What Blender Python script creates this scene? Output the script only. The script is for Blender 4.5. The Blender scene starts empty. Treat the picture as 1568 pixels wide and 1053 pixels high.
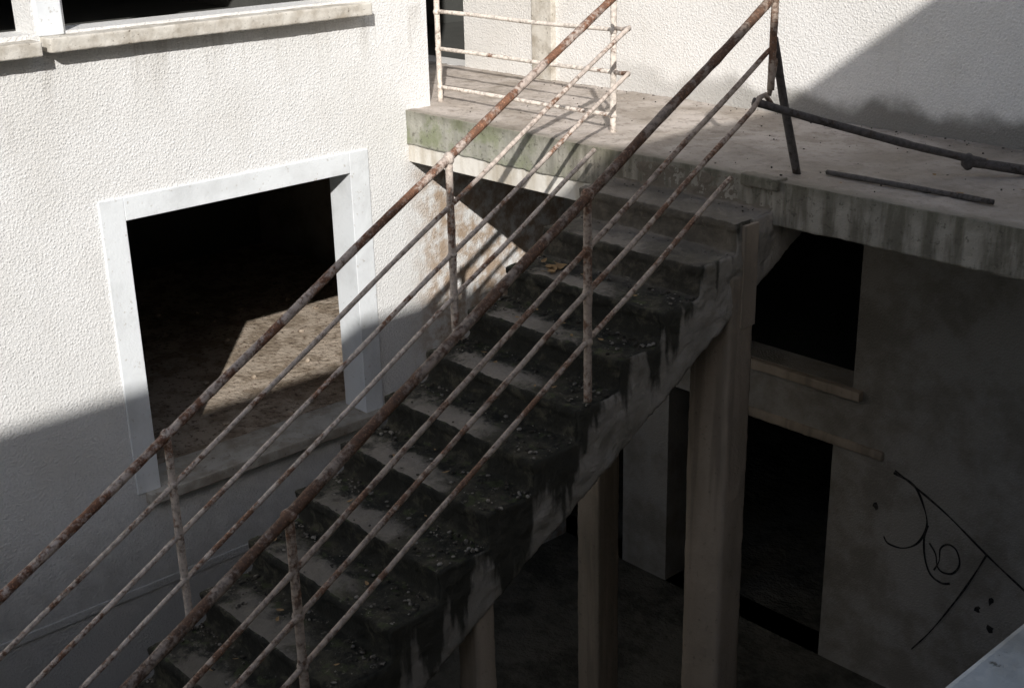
import bpy, bmesh, math, random
from mathutils import Vector, Matrix, noise as mnoise
random.seed(7)
scene=bpy.context.scene
COL=scene.collection
T=.2909; RZ=.167; X1=1.94; X2=3.063; D=1.513; G=-3.84
SL=RZ/T
# ---------------------------------------------------------------- node helpers
class M:
    def __init__(s,name):
        s.m=bpy.data.materials.new(name); s.m.use_nodes=True; s.nt=s.m.node_tree
        s.b=s.nt.nodes['Principled BSDF']; s.b.inputs['Roughness'].default_value=.9
        s.b.inputs['Specular IOR Level'].default_value=.25
        g=s.nt.nodes.new('ShaderNodeNewGeometry'); s.pos=g.outputs['Position']; s.nor=g.outputs['Normal']
        x=s.nt.nodes.new('ShaderNodeSeparateXYZ'); s.nt.links.new(s.pos,x.inputs[0]); s.x,s.y,s.z=x.outputs
        x=s.nt.nodes.new('ShaderNodeSeparateXYZ'); s.nt.links.new(s.nor,x.inputs[0]); s.nx,s.ny,s.nz=x.outputs
    def put(s,sock,v):
        if isinstance(v,bpy.types.NodeSocket): s.nt.links.new(v,sock)
        elif isinstance(v,(tuple,list)) and len(v)==3 and sock.type=='RGBA': sock.default_value=(*v,1)
        else: sock.default_value=v
    def math(s,op,a,b=0,clamp=False):
        n=s.nt.nodes.new('ShaderNodeMath'); n.operation=op; n.use_clamp=clamp
        s.put(n.inputs[0],a); s.put(n.inputs[1],b); return n.outputs[0]
    def add(s,a,b): return s.math('ADD',a,b)
    def sub(s,a,b): return s.math('SUBTRACT',a,b)
    def mul(s,a,b): return s.math('MULTIPLY',a,b)
    def step(s,v,lo,hi):
        n=s.nt.nodes.new('ShaderNodeMapRange'); n.interpolation_type='SMOOTHSTEP'
        s.put(n.inputs[0],v); s.put(n.inputs[1],lo); s.put(n.inputs[2],hi); return n.outputs[0]
    def noise(s,sc,det=4,rough=.6,scale=(1,1,1),off=(0,0,0),dist=0):
        mp=s.nt.nodes.new('ShaderNodeMapping'); s.nt.links.new(s.pos,mp.inputs[0])
        mp.inputs['Scale'].default_value=scale; mp.inputs['Location'].default_value=off
        n=s.nt.nodes.new('ShaderNodeTexNoise'); n.inputs['Scale'].default_value=sc
        n.inputs['Detail'].default_value=min(det,4); n.inputs['Roughness'].default_value=rough
        n.inputs['Distortion'].default_value=dist
        s.nt.links.new(mp.outputs[0],n.inputs['Vector']); return n.outputs[0]
    def mix(s,f,a,b):
        n=s.nt.nodes.new('ShaderNodeMix'); n.data_type='RGBA'
        s.put(n.inputs[0],f); s.put(n.inputs[6],a); s.put(n.inputs[7],b); return n.outputs[2]
    def color(s,c): s.put(s.b.inputs['Base Color'],c); return s
    def bump(s,h,dist=.01,strength=1.0):
        n=s.nt.nodes.new('ShaderNodeBump'); n.inputs['Distance'].default_value=dist
        n.inputs['Strength'].default_value=strength
        s.put(n.inputs['Height'],h); s.nt.links.new(n.outputs[0],s.b.inputs['Normal']); return s
    def dots(s,sc):
        n=s.nt.nodes.new('ShaderNodeTexVoronoi'); n.inputs['Scale'].default_value=sc
        s.nt.links.new(s.pos,n.inputs['Vector']); return n.outputs['Distance']

def stucco(name,base,dirt,under=False,back=False):
    m=M(name)
    big=m.noise(1.3,4); fine=m.noise(70,4,.72); mid=m.noise(9,4)
    c=m.mix(m.step(big,.35,.75),base,tuple(a*b for a,b in zip(base,(.88,.87,.85))))
    c=m.mix(m.step(fine,.30,.55),tuple(a*.82 for a in base),c)
    c=m.mix(m.mul(m.step(m.noise(45,3,.7,off=(7,7,7)),.66,.74),.5),c,dirt)
    drip=m.noise(5,4,.6,scale=(1,1,.12)); c=m.mix(m.mul(m.step(drip,.58,.78),.25),c,dirt)
    if under:
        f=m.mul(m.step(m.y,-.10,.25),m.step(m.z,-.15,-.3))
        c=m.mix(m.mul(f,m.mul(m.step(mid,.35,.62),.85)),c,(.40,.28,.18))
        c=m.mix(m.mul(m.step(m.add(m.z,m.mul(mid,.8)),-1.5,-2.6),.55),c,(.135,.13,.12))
        st=m.mul(m.step(m.noise(11,3,.6,scale=(1,1,.08)),.52,.70),m.mul(m.step(m.z,.25,.62),m.step(m.z,.70,.66)))
        c=m.mix(m.mul(st,.35),c,(.34,.31,.26))
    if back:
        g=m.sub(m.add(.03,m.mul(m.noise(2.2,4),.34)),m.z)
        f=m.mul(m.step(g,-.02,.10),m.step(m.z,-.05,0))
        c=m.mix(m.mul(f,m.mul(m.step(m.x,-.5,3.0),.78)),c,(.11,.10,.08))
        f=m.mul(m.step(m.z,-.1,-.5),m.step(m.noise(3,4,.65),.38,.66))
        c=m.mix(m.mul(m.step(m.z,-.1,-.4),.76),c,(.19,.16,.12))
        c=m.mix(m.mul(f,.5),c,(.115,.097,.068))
    m.color(c)
    m.bump(m.add(m.add(m.mul(m.step(m.dots(62),.65,.10),.40),m.mul(fine,1.5)),m.mul(big,1.5)),.0075,.8)
    return m.m
MAT={}
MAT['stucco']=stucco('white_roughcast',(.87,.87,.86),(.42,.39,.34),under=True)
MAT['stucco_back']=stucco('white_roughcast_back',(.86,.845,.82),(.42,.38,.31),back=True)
MAT['stucco_plain']=stucco('white_roughcast_plain',(.66,.61,.54),(.42,.38,.31))
m=M('smooth_white_plaster')
c=m.mix(m.step(m.noise(3,4),.4,.75),(.78,.81,.83),(.62,.64,.65))
c=m.mix(m.mul(m.step(m.noise(28,4,.7),.60,.72),.55),c,(.36,.32,.26))
m.color(c).bump(m.noise(30,4),.004,.6); m.b.inputs['Roughness'].default_value=.7; MAT['trim']=m.m
m=M('sill_concrete')
c=m.mix(m.step(m.noise(7,4),.35,.7),(.66,.63,.57),(.40,.36,.30))
c=m.mix(m.step(m.noise(40,4,.7),.60,.70),c,(.16,.14,.11))
c=m.mix(m.mul(m.step(m.z,-1.2,-2.0),.4),c,(.18,.155,.12))
m.color(c).bump(m.noise(35,4),.006,.8); MAT['sill']=m.m
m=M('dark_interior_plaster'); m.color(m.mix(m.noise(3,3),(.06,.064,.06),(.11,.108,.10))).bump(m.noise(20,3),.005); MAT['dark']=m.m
m=M('dusty_room_floor')
c=m.mix(m.step(m.noise(5,4,.7),.4,.6),(.50,.42,.34),(.30,.24,.18))
c=m.mix(m.step(m.noise(20,4,.7),.56,.64),c,(.15,.11,.085))
m.color(c).bump(m.noise(18,4,.7),.03,1); MAT['roomfloor']=m.m
m=M('landing_concrete')
big=m.noise(1.7,4,.62,dist=.4); mid=m.noise(8,4,.7); fine=m.noise(60,3,.7)
c=m.mix(m.step(big,.38,.62),(.52,.465,.42),(.35,.305,.26))
c=m.mix(m.mul(m.step(mid,.50,.66),.55),c,(.20,.165,.135))
c=m.mix(m.mul(m.step(fine,.56,.68),.4),c,(.60,.55,.50))
c=m.mix(m.mul(m.step(m.noise(30,3,.7),.58,.66),.5),c,(.12,.10,.08))
c=m.mix(m.mul(m.step(m.sub(m.x,m.mul(m.y,.8)),1.4,2.6),.45),c,(.23,.20,.165))
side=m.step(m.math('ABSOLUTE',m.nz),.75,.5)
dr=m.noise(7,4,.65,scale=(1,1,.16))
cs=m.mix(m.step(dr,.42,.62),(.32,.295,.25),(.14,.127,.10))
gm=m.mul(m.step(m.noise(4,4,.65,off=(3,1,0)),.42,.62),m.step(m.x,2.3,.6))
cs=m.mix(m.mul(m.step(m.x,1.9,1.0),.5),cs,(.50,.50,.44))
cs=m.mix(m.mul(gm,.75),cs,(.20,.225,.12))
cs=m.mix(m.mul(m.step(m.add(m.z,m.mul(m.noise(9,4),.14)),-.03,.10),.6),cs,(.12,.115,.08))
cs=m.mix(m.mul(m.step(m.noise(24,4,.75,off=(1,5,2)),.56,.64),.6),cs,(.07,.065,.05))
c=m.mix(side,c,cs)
ed=m.mul(m.step(m.add(m.y,m.mul(mid,.18)),.22,.08),.6); c=m.mix(m.mul(ed,m.sub(1,side)),c,(.13,.12,.085))
m.color(c).bump(m.add(m.mul(mid,.6),m.mul(fine,.35)),.012,.9); MAT['landing']=m.m
m=M('cast_concrete')
c=m.mix(m.step(m.noise(4,4,.6,scale=(1,1,.25)),.35,.7),(.39,.32,.25),(.26,.215,.165))
c=m.mix(m.mul(m.step(m.noise(26,4,.7),.60,.70),.5),c,(.12,.105,.085))
c=m.mix(m.mul(m.step(m.add(m.z,m.noise(3,3)),-1.2,-2.8),.35),c,(.14,.12,.09))
c=m.mix(m.mul(m.step(m.noise(9,3,.6,scale=(1,1,.06)),.50,.62),.35),c,(.10,.085,.065))
m.color(c).bump(m.noise(30,4,.7),.008,.8); MAT['column']=m.m
m=M('beam_plaster')
c=m.mix(m.step(m.noise(6,4,.6,scale=(1,1,.3)),.4,.7),(.76,.73,.67),(.50,.45,.37))
m.color(c).bump(m.noise(30,4,.7),.006,.8); MAT['beam']=m.m
# stairs
m=M('mouldy_stair_concrete')
s=m.math('FRACT',m.mul(m.y,-1/T))
big=m.noise(2.3,4,.6); mid=m.noise(9,4,.72,dist=.3); fine=m.noise(55,3,.7)
jit=m.mul(m.sub(mid,.5),.9)
cen=m.mul(m.step(m.add(m.x,m.mul(jit,.6)),2.02,2.20),m.step(m.add(m.x,m.mul(jit,.8)),2.80,2.54))
strip=m.mul(m.mul(m.step(m.add(s,m.mul(jit,.9)),.36,.62),cen),.92)
topsteps=m.step(m.add(m.y,m.mul(jit,.3)),-.80,-.25)
worn=m.math('MAXIMUM',strip,m.mul(topsteps,.9))
low_moss_shade=m.step(m.y,-1.0,-3.8)  # darker down the flight: partly moss, partly shade painted into the colour
light=m.mix(fine,(.31,.275,.235),(.18,.157,.13)); light=m.mix(m.mul(low_moss_shade,.68),light,(.06,.055,.045))
light=m.mix(m.mul(m.step(big,.45,.65),.5),light,(.10,.09,.07))
dark=m.mix(m.step(mid,.4,.65),(.017,.017,.013),(.052,.047,.033))
dark=m.mix(m.mul(m.step(m.noise(13,3,.6,off=(4,2,1)),.54,.66),.7),dark,(.052,.060,.026))
dark=m.mix(m.mul(m.step(m.noise(40,3,.7,off=(1,2,1)),.60,.68),.6),dark,(.18,.16,.135))
ct=m.mix(worn,dark,light)
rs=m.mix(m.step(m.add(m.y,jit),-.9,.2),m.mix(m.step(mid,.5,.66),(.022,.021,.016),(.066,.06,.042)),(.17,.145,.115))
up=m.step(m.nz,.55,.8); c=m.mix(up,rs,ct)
below=m.sub(m.mul(m.y,SL),m.z)
dr=m.noise(5.5,3,.6,scale=(1,1,.10)); dr2=m.noise(16,4,.7,scale=(1,1,.3))
reach=m.add(m.add(m.mul(m.step(dr,.30,.70),.50),m.mul(m.sub(dr2,.5),.30)),m.mul(m.add(m.y,1.0),-.12))
stain=m.step(m.sub(reach,below),-.08,.09)
sc=m.mix(m.step(m.noise(5,4,.6),.35,.7),(.34,.31,.27),(.22,.20,.165))
sc=m.mix(m.mul(low_moss_shade,.45),sc,(.13,.115,.095))
sc=m.mix(m.mul(stain,.94),sc,m.mix(mid,(.018,.018,.014),(.055,.052,.038)))
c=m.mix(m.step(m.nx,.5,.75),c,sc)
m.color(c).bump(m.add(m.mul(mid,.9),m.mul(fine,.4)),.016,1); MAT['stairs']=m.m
# metal
def metal(name,paint,amount,rust,soft=.10):
    m=M(name)
    a=m.noise(5,4,.7,off=(2,5,1)); b=m.noise(38,4,.7)
    r=m.mix(m.step(b,.35,.65),rust[0],rust[1]); r=m.mix(m.step(m.noise(90,2),.55,.7),r,tuple(q*1.7 for q in rust[0]))
    p=m.mix(m.step(b,.40,.65),paint,tuple(q*.6 for q in paint))
    v=m.add(m.mul(a,.7),m.mul(b,.3))
    f=m.step(v,amount,amount+soft)
    m.color(m.mix(f,p,r)).bump(m.add(f,b),.004,.9)
    m.b.inputs['Roughness'].default_value=.8; m.b.inputs['Specular IOR Level'].default_value=.3
    return m.m
MAT['rail_far']=metal('rusty_white_paint',(.54,.45,.39),.455,((.25,.125,.075),(.15,.08,.053)))
MAT['bar_far']=metal('rusty_white_paint_bars',(.64,.55,.48),.50,((.29,.16,.10),(.18,.10,.066)))
MAT['rail_near']=metal('rusty_brown_paint',(.34,.27,.22),.43,((.17,.095,.06),(.10,.062,.044)))
MAT['bar_near']=metal('rusty_brown_paint_bars',(.48,.39,.32),.475,((.24,.135,.085),(.15,.088,.06)))
MAT['rail_land']=metal('flaking_cream_paint',(.80,.72,.64),.54,((.34,.17,.10),(.18,.09,.055)))
MAT['rod']=metal('dark_iron',(.10,.09,.085),.52,((.09,.06,.045),(.04,.032,.027)))
m=M('courtyard_ground')
c=m.mix(m.step(m.noise(3,4,.7),.4,.65),(.10,.093,.075),(.04,.038,.03)); m.color(c).bump(m.noise(9,4,.7),.05); MAT['ground']=m.m
m=M('graffiti_paint'); m.color(m.mix(m.step(m.noise(30,4),.45,.65),(.014,.013,.014),(.06,.052,.045))); MAT['graf']=m.m
m=M('dry_leaf'); m.color(m.mix(m.noise(25,2),(.40,.27,.13),(.16,.095,.05))); MAT['leaf']=m.m
m=M('crumbled_soil'); m.color(m.mix(m.step(m.noise(17,1),.50,.62),(.04,.035,.028),(.22,.20,.17))); MAT['soil']=m.m

# ---------------------------------------------------------------- mesh helpers
def obj(name,bm,mat,parent=None,smooth=False):
    me=bpy.data.meshes.new(name); bmesh.ops.recalc_face_normals(bm,faces=bm.faces[:]); bm.to_mesh(me); bm.free()
    if smooth:
        for p in me.polygons: p.use_smooth=True
    o=bpy.data.objects.new(name,me); COL.objects.link(o)
    if mat: me.materials.append(MAT[mat])
    if parent: o.parent=parent
    return o
def empty(name):
    o=bpy.data.objects.new(name,None); COL.objects.link(o); return o
def box(bm,x0,x1,y0,y1,z0,z1):
    v=[bm.verts.new(p) for p in [(x0,y0,z0),(x1,y0,z0),(x1,y1,z0),(x0,y1,z0),(x0,y0,z1),(x1,y0,z1),(x1,y1,z1),(x0,y1,z1)]]
    for f in [(0,3,2,1),(4,5,6,7),(0,1,5,4),(1,2,6,5),(2,3,7,6),(3,0,4,7)]: bm.faces.new([v[i] for i in f])
def boxo(name,b,mat,parent=None,bev=0,rough=0,vox=0):
    bm=bmesh.new()
    for q in (b if isinstance(b[0],tuple) else [b]): box(bm,*q)
    o=obj(name,bm,mat,parent)
    if bev:
        md=o.modifiers.new('b','BEVEL'); md.width=bev; md.segments=2
    if vox: erode(o,vox,rough)
    return o
def erode(o,vox,amt):
    r=o.modifiers.new('r','REMESH'); r.mode='VOXEL'; r.voxel_size=vox
    for sc,st in ((.35,amt*1.3),(.07,amt),(.03,amt*.5)):
        t=bpy.data.textures.new('cl','CLOUDS'); t.noise_scale=sc; t.noise_depth=2
        d=o.modifiers.new('d','DISPLACE'); d.texture=t; d.strength=st; d.mid_level=.5; d.texture_coords='GLOBAL'
    for p in o.data.polygons: p.use_smooth=True
    r.use_smooth_shade=True
def wall(name,axis,front,thick,a0,a1,z0,z1,holes,mat,parent=None):
    A=sorted({a0,a1,*[v for h in holes for v in h[:2] if a0<v<a1]})
    Z=sorted({z0,z1,*[v for h in holes for v in h[2:] if z0<v<z1]})
    def sol(i,j):
        if i<0 or j<0 or i>=len(A)-1 or j>=len(Z)-1: return False
        a=(A[i]+A[i+1])/2; z=(Z[j]+Z[j+1])/2
        return not any(h[0]<a<h[1] and h[2]<z<h[3] for h in holes)
    bm=bmesh.new()
    P=lambda t,a,z:(t,a,z) if axis=='x' else (a,t,z)
    def quad(*p): bm.faces.new([bm.verts.new(P(*q)) for q in p])
    b=front+thick
    for i in range(len(A)-1):
        for j in range(len(Z)-1):
            if not sol(i,j): continue
            a,c,z,w=A[i],A[i+1],Z[j],Z[j+1]
            quad((front,a,z),(front,c,z),(front,c,w),(front,a,w)); quad((b,a,z),(b,a,w),(b,c,w),(b,c,z))
            if not sol(i-1,j): quad((front,a,z),(front,a,w),(b,a,w),(b,a,z))
            if not sol(i+1,j): quad((front,c,z),(b,c,z),(b,c,w),(front,c,w))
            if not sol(i,j-1): quad((front,a,z),(b,a,z),(b,c,z),(front,c,z))
            if not sol(i,j+1): quad((front,a,w),(front,c,w),(b,c,w),(b,a,w))
    bmesh.ops.remove_doubles(bm,verts=bm.verts[:],dist=1e-5)
    return obj(name,bm,mat,parent)
def tube(bm,pts,r,seg=10,wob=0.0,step=.06):
    P=[Vector(p) for p in pts]; Q=[P[0]]
    for a,b in zip(P,P[1:]):
        n=max(1,int((b-a).length/step))
        for i in range(1,n+1): Q.append(a.lerp(b,i/n))
    if wob:
        Q=[q+Vector([mnoise.noise(q*1.3+Vector((9*k,3,1)))*wob for k in range(3)]) for q in Q]
    rings=[]; prev=None
    for i,q in enumerate(Q):
        d=(Q[min(i+1,len(Q)-1)]-Q[max(i-1,0)]).normalized()
        if prev is None: n=d.orthogonal().normalized()
        else: n=(prev-d*prev.dot(d)).normalized()
        prev=n; b=d.cross(n)
        rr=r*(1+.14*mnoise.noise(q*23))
        rings.append([bm.verts.new(q+(n*math.cos(t)+b*math.sin(t))*rr) for t in [2*math.pi*k/seg for k in range(seg)]])
    for A,B in zip(rings,rings[1:]):
        for k in range(seg): bm.faces.new((A[k],A[(k+1)%seg],B[(k+1)%seg],B[k]))
    bm.faces.new(rings[0]); bm.faces.new(rings[-1])
def weld(bm,p,r):
    mtx=Matrix.Translation(p)@Matrix.Diagonal((random.uniform(.85,1.2),random.uniform(.85,1.2),random.uniform(.85,1.3),1))
    bmesh.ops.create_icosphere(bm,subdivisions=2,radius=r,matrix=mtx)

boxo('ground',(-150,150,-150,150,G-.4,G),'ground')

# ---------------------------------------------------------------- left building
LB=empty('white_stucco_building')
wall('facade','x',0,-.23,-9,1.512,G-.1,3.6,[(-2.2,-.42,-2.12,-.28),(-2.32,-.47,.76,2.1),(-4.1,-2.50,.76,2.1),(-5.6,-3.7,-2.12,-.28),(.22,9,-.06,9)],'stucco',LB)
def surround(y0,y1,z0,z1,w=.155):
    boxo('window_surround',[(-.236,.014,y0-w,y0,z0,z1+.14),(-.236,.0139,y1,y1+w,z0,z1+.14),(-.2359,.0138,y0,y1,z1,z1+.1401)],'trim',LB,bev=.004)
surround(-2.12,-.50,-2.09,-.35); surround(-5.5,-3.8,-2.09,-.35)
for a,b in ((-2.16,-.42),(-5.6,-3.7)):
    boxo('window_sill',(-.30,.075,a-.06,b+.06,-2.165,-2.088),'sill',LB,vox=.012,rough=.006)
boxo('upper_window_sill',(-.28,.125,-2.47,-.32,.665,.745),'sill',LB,vox=.010,rough=.006)
boxo('upper_window_sill',(-.28,.135,-4.2,-2.52,.655,.735),'sill',LB,vox=.012,rough=.006)
boxo('window_mullion',(-.2,.02,-2.478,-2.335,.745,2.1),'trim',LB,bev=.006)
boxo('wall_string_course',(-.05,.010,-9,1.4,-2.78,-2.725),'stucco',LB,bev=.004)
def room(name,x0,x1,y0,y1,z0,z1,openside,parent,floor='dark'):
    bm=bmesh.new(); t=.1
    bs={'x0':(x0-t,x0,y0,y1,z0,z1),'x1':(x1,x1+t,y0,y1,z0,z1),'y0':(x0-t,x1+t,y0-t,y0,z0,z1),'y1':(x0-t,x1+t,y1,y1+t,z0,z1),'z1':(x0-t,x1+t,y0-t,y1+t,z1,z1+t)}
    for k,b in bs.items():
        if k!=openside: box(bm,*b)
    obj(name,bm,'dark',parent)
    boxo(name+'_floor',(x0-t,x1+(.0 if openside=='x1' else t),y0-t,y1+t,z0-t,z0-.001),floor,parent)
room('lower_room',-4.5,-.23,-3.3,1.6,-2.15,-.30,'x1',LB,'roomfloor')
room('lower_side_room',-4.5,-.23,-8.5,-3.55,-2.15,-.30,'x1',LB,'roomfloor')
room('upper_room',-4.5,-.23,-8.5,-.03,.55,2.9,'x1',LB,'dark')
boxo('roof_slab',(-6,.25,-9.2,.3,3.6,3.8),'trim',LB)
boxo('end_wall',(-4.6,-.23,.10,.22,-.06,3.6),'stucco_plain',LB)
bm=bmesh.new()
for i in range(160):
    x=random.uniform(-3.4,-.35); y=random.uniform(-2.2,1.3); r=random.choice([.006,.01,.015,.028])
    bmesh.ops.create_icosphere(bm,subdivisions=1,radius=r,matrix=Matrix.Translation((x,y,-2.15+r*.3))@Matrix.Rotation(random.uniform(0,3),4,'Z')@Matrix.Diagonal((random.uniform(.7,1.8),random.uniform(.7,1.3),random.uniform(.4,.8),1)))
obj('room_rubble',bm,'roomfloor',LB)

# ---------------------------------------------------------------- back building
BB=empty('white_building_beyond_landing')
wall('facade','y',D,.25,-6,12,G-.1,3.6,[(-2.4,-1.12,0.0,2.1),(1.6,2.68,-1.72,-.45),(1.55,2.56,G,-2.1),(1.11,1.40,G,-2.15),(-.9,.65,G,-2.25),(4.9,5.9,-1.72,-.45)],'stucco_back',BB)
boxo('pilaster',(-.28,-.07,D-.05,D+.01,0.001,3.5),'sill',BB,bev=.004)
boxo('lower_window_sill',(1.5,2.76,D-.05,D+.20,-1.79,-1.722),'column',BB,vox=.012,rough=.006)
boxo('lower_door_lintel',(1.5,2.95,D-.02,D+.20,-2.17,-2.10),'column',BB,vox=.012,rough=.008)
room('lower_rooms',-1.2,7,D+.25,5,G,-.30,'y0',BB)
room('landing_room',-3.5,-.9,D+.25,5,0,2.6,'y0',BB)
boxo('roof_slab',(-6,12,D-.12,6,3.6,3.8),'trim',BB)
bm=bmesh.new(); off=[0]
def stroke(pts,w=.012,k=6):
    off[0]+=.0004
    P=[Vector((p[0],D-.003-off[0],p[1])) for p in pts]; Q=[]
    for i in range(len(P)-1):
        a=P[max(i-1,0)];b=P[i];c=P[i+1];d=P[min(i+2,len(P)-1)]
        for j in range(k):
            t=j/k; Q.append(.5*((2*b)+(c-a)*t+(2*a-5*b+4*c-d)*t*t+(3*b-a-3*c+d)*t**3))
    Q.append(P[-1]); L=[]
    for i,q in enumerate(Q):
        d=(Q[min(i+1,len(Q)-1)]-Q[max(i-1,0)]).normalized(); n=Vector((-d.z,0,d.x))*w*(.42+.30*mnoise.noise(q*7))
        L.append((bm.verts.new(q+n),bm.verts.new(q-n)))
    for a,b in zip(L,L[1:]): bm.faces.new((a[0],b[0],b[1],a[1]))
stroke([(3.03,-2.22),(3.18,-2.255),(3.265,-2.38),(3.30,-2.51),(3.25,-2.65),(3.15,-2.73),(3.04,-2.74),(3.0,-2.70)],.018)
stroke([(3.31,-2.50),(3.29,-2.60),(3.31,-2.74),(3.36,-2.84),(3.44,-2.87),(3.50,-2.85)],.015)
stroke([(3.33,-2.62),(3.38,-2.68),(3.40,-2.76),(3.44,-2.79),(3.51,-2.77),(3.55,-2.69),(3.52,-2.60),(3.46,-2.58),(3.41,-2.63),(3.41,-2.72),(3.38,-2.80)],.015)
stroke([(3.04,-2.20),(3.40,-2.36),(3.72,-2.55),(3.98,-2.69),(4.3,-2.86)],.015)
stroke([(3.72,-2.55),(3.60,-2.85),(3.42,-3.22),(3.28,-3.45)],.013)
for cx,cz in ((2.92,-2.50),(3.70,-2.95),(3.80,-3.05),(3.78,-2.86)):
    vs=[bm.verts.new((cx+math.cos(t)*.024*random.uniform(.5,1.3),D-.003,cz+math.sin(t)*.03*random.uniform(.5,1.3))) for t in [k*.628 for k in range(10)]]
    bm.faces.new(vs)
obj('graffiti',bm,'graf',BB)

# ---------------------------------------------------------------- landing slab
bm=bmesh.new()
poly=[(-.05,0),(6.5,0),(6.5,D+.02),(-5,D+.02),(-5,.2),(-.05,.2)]
lo=[bm.verts.new((x,y,-.24)) for x,y in poly]; hi=[bm.verts.new((x,y,0)) for x,y in poly]
bm.faces.new(lo[::-1]); bm.faces.new(hi)
for i in range(6): j=(i+1)%6; bm.faces.new((lo[i],lo[j],hi[j],hi[i]))
LS=obj('concrete_landing',bm,'landing'); erode(LS,.018,.013)
boxo('edge_beam',(-.04,X1+.02,.012,.26,-.36,-.21),'beam',LS,bev=.006)
boxo('broken_mortar_kerb',(2.86,3.10,-.03,.07,-.05,.018),'landing',LS,vox=.012,rough=.02)

# ---------------------------------------------------------------- staircase
N=23
prof=[(.10,-.02),(0,-.02)]
for k in range(1,N+1):
    prof.append((-T*(k-1),-RZ*k)); prof.append((-T*k-(.012),-RZ*k)); 
    prof.append((-T*k-.012,-RZ*k-.045)); prof.append((-T*k,-RZ*k-.05))
prof=prof[:-3]
prof[-1]=(-T*N,G)
prof+= [(-T*N+.8,G)]
prof+= [(.46,-.507+SL*.46+.0),(.46,-.1),(.1,-.1)]
bm=bmesh.new()
a=[bm.verts.new((X1,y,z)) for y,z in prof]; b=[bm.verts.new((X2,y,z)) for y,z in prof]
bm.faces.new(a); bm.faces.new(b[::-1])
for i in range(len(prof)): j=(i+1)%len(prof); bm.faces.new((a[i],b[i],b[j],a[j]))
bmesh.ops.triangulate(bm,faces=[f for f in bm.faces if len(f.verts)>4])
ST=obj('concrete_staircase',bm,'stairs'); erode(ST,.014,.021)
boxo('side_pilaster',(X2-.03,X2+.014,-.25,-.13,-.75,-.19),'column',ST,bev=.004)

def column(x0,x1,y0,y1,top,name='concrete_column'):
    boxo(name,(x0,x1,y0,y1,G-.05,top),'column',vox=.02,rough=.008)
column(2.80,X2+.006,-.335,-.13,-.45)
column(1.89,2.09,-.28,-.10,-.5)
column(2.90,X2-.01,-2.12,-2.0,-1.5)
column(5.2,5.45,.05,.3,-.2)

# ---------------------------------------------------------------- railings
near=lambda y,off=0:Vector((X2-.04,y,.945+.574*y-off))
far=lambda y,off=0:Vector((X1+.0,y,.868+.567*y-off))
def bars(bm,fn,ys,off,r,wob=.012):
    tube(bm,[fn(y,off) for y in ys],r,wob=wob)
NRL=empty('rusty_stair_railing')
bm=bmesh.new()
bars(bm,near,[-6.5,-.05],0,.024,.010); tube(bm,[near(-.05),(X2-.03,-.02,1.0),(X2-.02,.06,1.05)],.020)
obj('handrail',bm,'rail_near',NRL,True)
bm=bmesh.new()
e=near(-.06,.25); tube(bm,[near(-6.5,.25),e,e+Vector((0,.05,.02)),e+Vector((0,.08,-.02)),e+Vector((0,.06,-.12)),e+Vector((0,.03,-.22))],.0135,wob=.008)
e=near(-.16,.46); tube(bm,[near(-6.5,.46),e,e+Vector((.0,.05,.05)),e+Vector((0,.10,.06)),e+Vector((.01,.15,.0))],.0135,wob=.014)
bars(bm,near,[-6.5,-.31],.70,.0135,.016)
obj('bars',bm,'bar_near',NRL,True)
bm=bmesh.new()
for y in (-1.35,-3.04,-4.78,-6.45):
    k=math.ceil(-y/T); tube(bm,[(X2-.04,y,-RZ*k-.03),near(y)],.020)
    weld(bm,near(y),.030)
    for o in (.25,.46,.70): weld(bm,near(y,o),.024)
tube(bm,[(X2-.02,-.04,1.0),(X2-.02,-.045,.47)],.019)
obj('posts',bm,'bar_near',NRL,True)
FRL=empty('rusty_stair_railing')
bm=bmesh.new(); bars(bm,far,[-6.5,.05],0,.022,.010)
obj('handrail',bm,'rail_far',FRL,True)
bm=bmesh.new()
for o,ye in ((.25,.08),(.51,.08)):
    e=far(ye,o); zz=.62 if o<.3 else .36
    tube(bm,[far(-6.5,o),e,e+Vector((-.01,.04,.015)),e+Vector((-.04,.07,.0)),(X1-.14,.26,zz+.03),(X1-.28,.36,zz),(1.58,.37,zz)],.0130,wob=.008)
bars(bm,far,[-6.5,-.17],.75,.0130,.014)
obj('bars',bm,'bar_far',FRL,True)
bm=bmesh.new()
for y in (-1.25,-2.98,-4.75,-6.4):
    k=math.ceil(-y/T); tube(bm,[(X1+.0,y,-RZ*k-.04),far(y)],.020); weld(bm,far(y),.030)
    for o in (.25,.51,.75): weld(bm,far(y,o),.023)
obj('posts',bm,'bar_far',FRL,True)
GR=empty('landing_guard_rail')
bm=bmesh.new()
for z in (.86,.61,.36,.10):
    tube(bm,[(-.07,.37,z),(1.0,.37,z),(1.58,.37,z)],.0135 if z<.8 else .019,wob=.008)
obj('bars',bm,'rail_land',GR,True)
bm=bmesh.new()
for x in (-.07,1.58):
    tube(bm,[(x,.37,-.02),(x,.37,.88)],.019)
    for z in (.86,.61,.36,.10): weld(bm,Vector((x,.37,z)),.024)
obj('posts',bm,'rail_land',GR,True)
bm=bmesh.new(); tube(bm,[(3.05,.215,-.01),(3.03,.08,.42),(3.015,.0,.72)],.022); obj('leaning_iron_post',bm,'rod',None,True)
bm=bmesh.new(); tube(bm,[(3.0,-.13,.42),(3.2,.10,.325),(3.55,.5,.17),(3.80,.78,.075)],.021); tube(bm,[(3.72,.70,.085),(3.95,.93,.03),(4.6,1.42,.024)],.026)
weld(bm,Vector((3.74,.72,.08)),.036); obj('fallen_handrail',bm,'rod',None,True)
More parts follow.
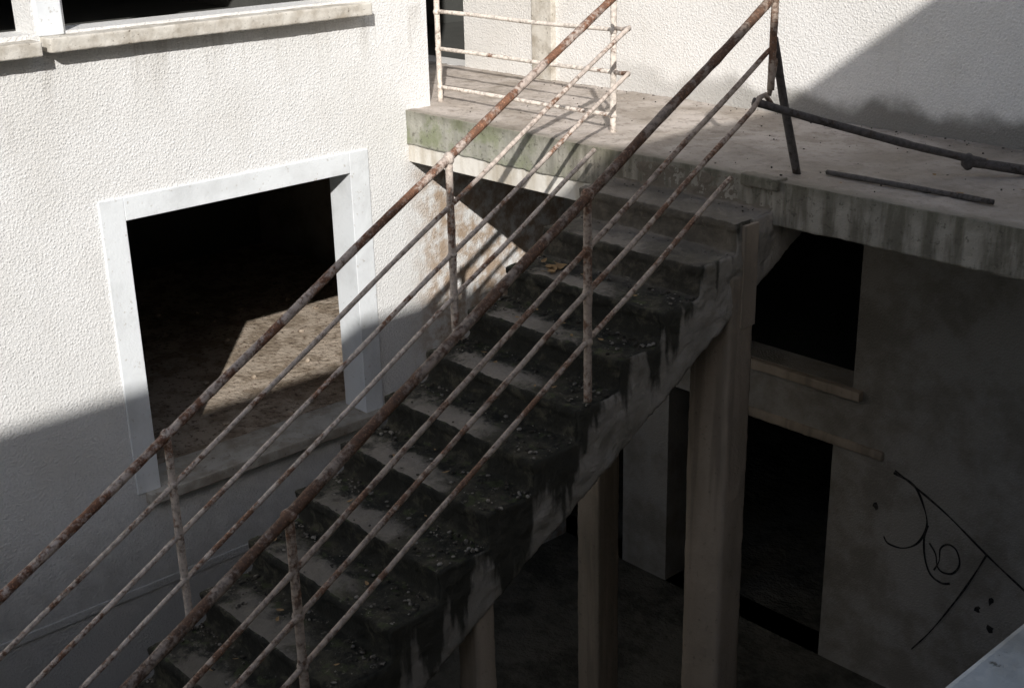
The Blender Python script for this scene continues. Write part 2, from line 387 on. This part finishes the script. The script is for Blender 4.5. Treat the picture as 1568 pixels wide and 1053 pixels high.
bm=bmesh.new(); tube(bm,[(3.19,.28,.016),(3.7,.275,.018),(4.12,.28,.016)],.014); obj('iron_rod',bm,'rod',None,True)

# ---------------------------------------------------------------- leaves, soil
bm=bmesh.new()
def leaf(p,s):
    M4=Matrix.Translation(p)@Matrix.Rotation(random.uniform(0,6.28),4,'Z')@Matrix.Rotation(random.uniform(-.5,.5),4,'X')@Matrix.Diagonal((s,s,s,1))
    pr=[(-1,0,.15),(-.4,.42,.05),(.3,.38,.12),(1,0,.3),(.3,-.35,.2),(-.4,-.4,.1)]
    vs=[bm.verts.new(M4@Vector(q)) for q in pr]; c=bm.verts.new(M4@Vector((0,0,-.02)))
    for i in range(6): bm.faces.new((c,vs[i],vs[(i+1)%6]))
for i in range(45):
    k=random.randint(3,14); leaf(Vector((random.uniform(X1+.05,X2-.05),-T*(k-1)-random.uniform(.02,.26),-RZ*k+.012)),random.uniform(.012,.024))
for i in range(12): leaf(Vector((2.17+random.uniform(-.10,.10),-.29*3-.1+random.uniform(-.08,.08)+.2,-RZ*3+.02)),random.uniform(.03,.055))
for i in range(10): leaf(Vector((random.uniform(3.3,4.6),random.uniform(.1,1.4),.012)),random.uniform(.015,.035))
obj('fallen_leaves',bm,'leaf')
bm=bmesh.new()
def crumb(p,r):
    bmesh.ops.create_icosphere(bm,subdivisions=1,radius=r,matrix=Matrix.Translation(p)@Matrix.Rotation(random.uniform(0,3),4,'Z')@Matrix.Diagonal((random.uniform(.7,1.5),random.uniform(.7,1.3),random.uniform(.4,.9),1)))
for i in range(1300):
    k=random.randint(3,15); e=random.random()
    x=random.choice([X1+.02+.25*e*e,X2-.02-.25*e*e,random.uniform(X1,X2)])
    crumb(Vector((x,-T*(k-1)-random.choice([.02+.08*random.random(),random.uniform(.02,.28)]),-RZ*k+.004)),random.choice([.004,.005,.008,.012]))
for i in range(60):
    k=random.randint(1,2); crumb(Vector((random.uniform(X1,X2),-T*(k-1)-random.uniform(.01,.10),-RZ*k+.003)),random.choice([.003,.004,.006]))
for i in range(260): crumb(Vector((random.uniform(0,6),random.choice([D-.02-.2*random.random()**2,random.uniform(.02,D)]),.003)),random.choice([.003,.004,.005,.007]))
obj('soil_crumbs',bm,'soil')

# ---------------------------------------------------------------- east building (camera side)
EB=empty('gallery_building')
wall('facade','x',8.2,.25,-20,8,G-.1,4.58,[(-6.2,-5.2,0,2.1),(-3.8,-2.4,.9,2.1),(-9.5,-8,.9,2.1),(-6.5,-5,-2.9,-1.5),(-3,-1.6,-2.9,-1.5)],'stucco_plain',EB)
boxo('gallery_floor',(6.5,8.2,-14,D,-.24,-.001),'landing',EB)
boxo('gallery_parapet',(6.575,6.74,-14,-.05,-.1,1.0),'sill',EB,bev=.006)
boxo('roof',(8.2,14,-20,8,4.4,4.57),'trim',EB)
boxo('inner_wall',(11,11.2,-20,8,G,4.4),'dark',EB)
wall('courtyard_wall','y',-13,-.25,-.2,8.2,G-.1,-.6,[],'stucco_plain')

# ---------------------------------------------------------------- light
S=Vector((1,-.88,.73)).normalized()
sun=bpy.data.lights.new('sun','SUN'); sun.energy=4.5; sun.angle=math.radians(.55); sun.color=(1,.965,.92)
so=bpy.data.objects.new('sun',sun); COL.objects.link(so); so.rotation_euler=S.to_track_quat('Z','Y').to_euler(); so.location=(20,-18,15)
w=bpy.data.worlds.new('World'); scene.world=w; w.use_nodes=True
nt=w.node_tree; bg=nt.nodes['Background']; sk=nt.nodes.new('ShaderNodeTexSky'); sk.sky_type='NISHITA'; sk.sun_disc=False
sk.sun_elevation=math.asin(S.z); sk.sun_rotation=math.atan2(S.x,S.y); sk.dust_density=1.6
nt.links.new(sk.outputs[0],bg.inputs[0]); bg.inputs[1].default_value=.10
# ---------------------------------------------------------------- camera
p,ro,ya=[math.radians(v) for v in (20.6594,-1.3563,47.5829)]
fw=Vector((-math.sin(ya)*math.cos(p),math.cos(ya)*math.cos(p),-math.sin(p)))
rt=fw.cross(Vector((0,0,1))).normalized(); up=rt.cross(fw)
R=rt*math.cos(ro)+up*math.sin(ro); U=-rt*math.sin(ro)+up*math.cos(ro)
cam=bpy.data.cameras.new('camera'); cam.sensor_width=36; cam.lens=36*1984.8/1568; cam.clip_end=600; cam.clip_start=.05
co=bpy.data.objects.new('camera',cam); COL.objects.link(co)
mt=Matrix((R,U,-fw)).transposed().to_4x4(); mt.translation=Vector((6.9759,-5.4421,1.6069)); co.matrix_world=mt
scene.camera=co
scene.view_settings.view_transform='Standard'; scene.view_settings.look='None'; scene.view_settings.exposure=0
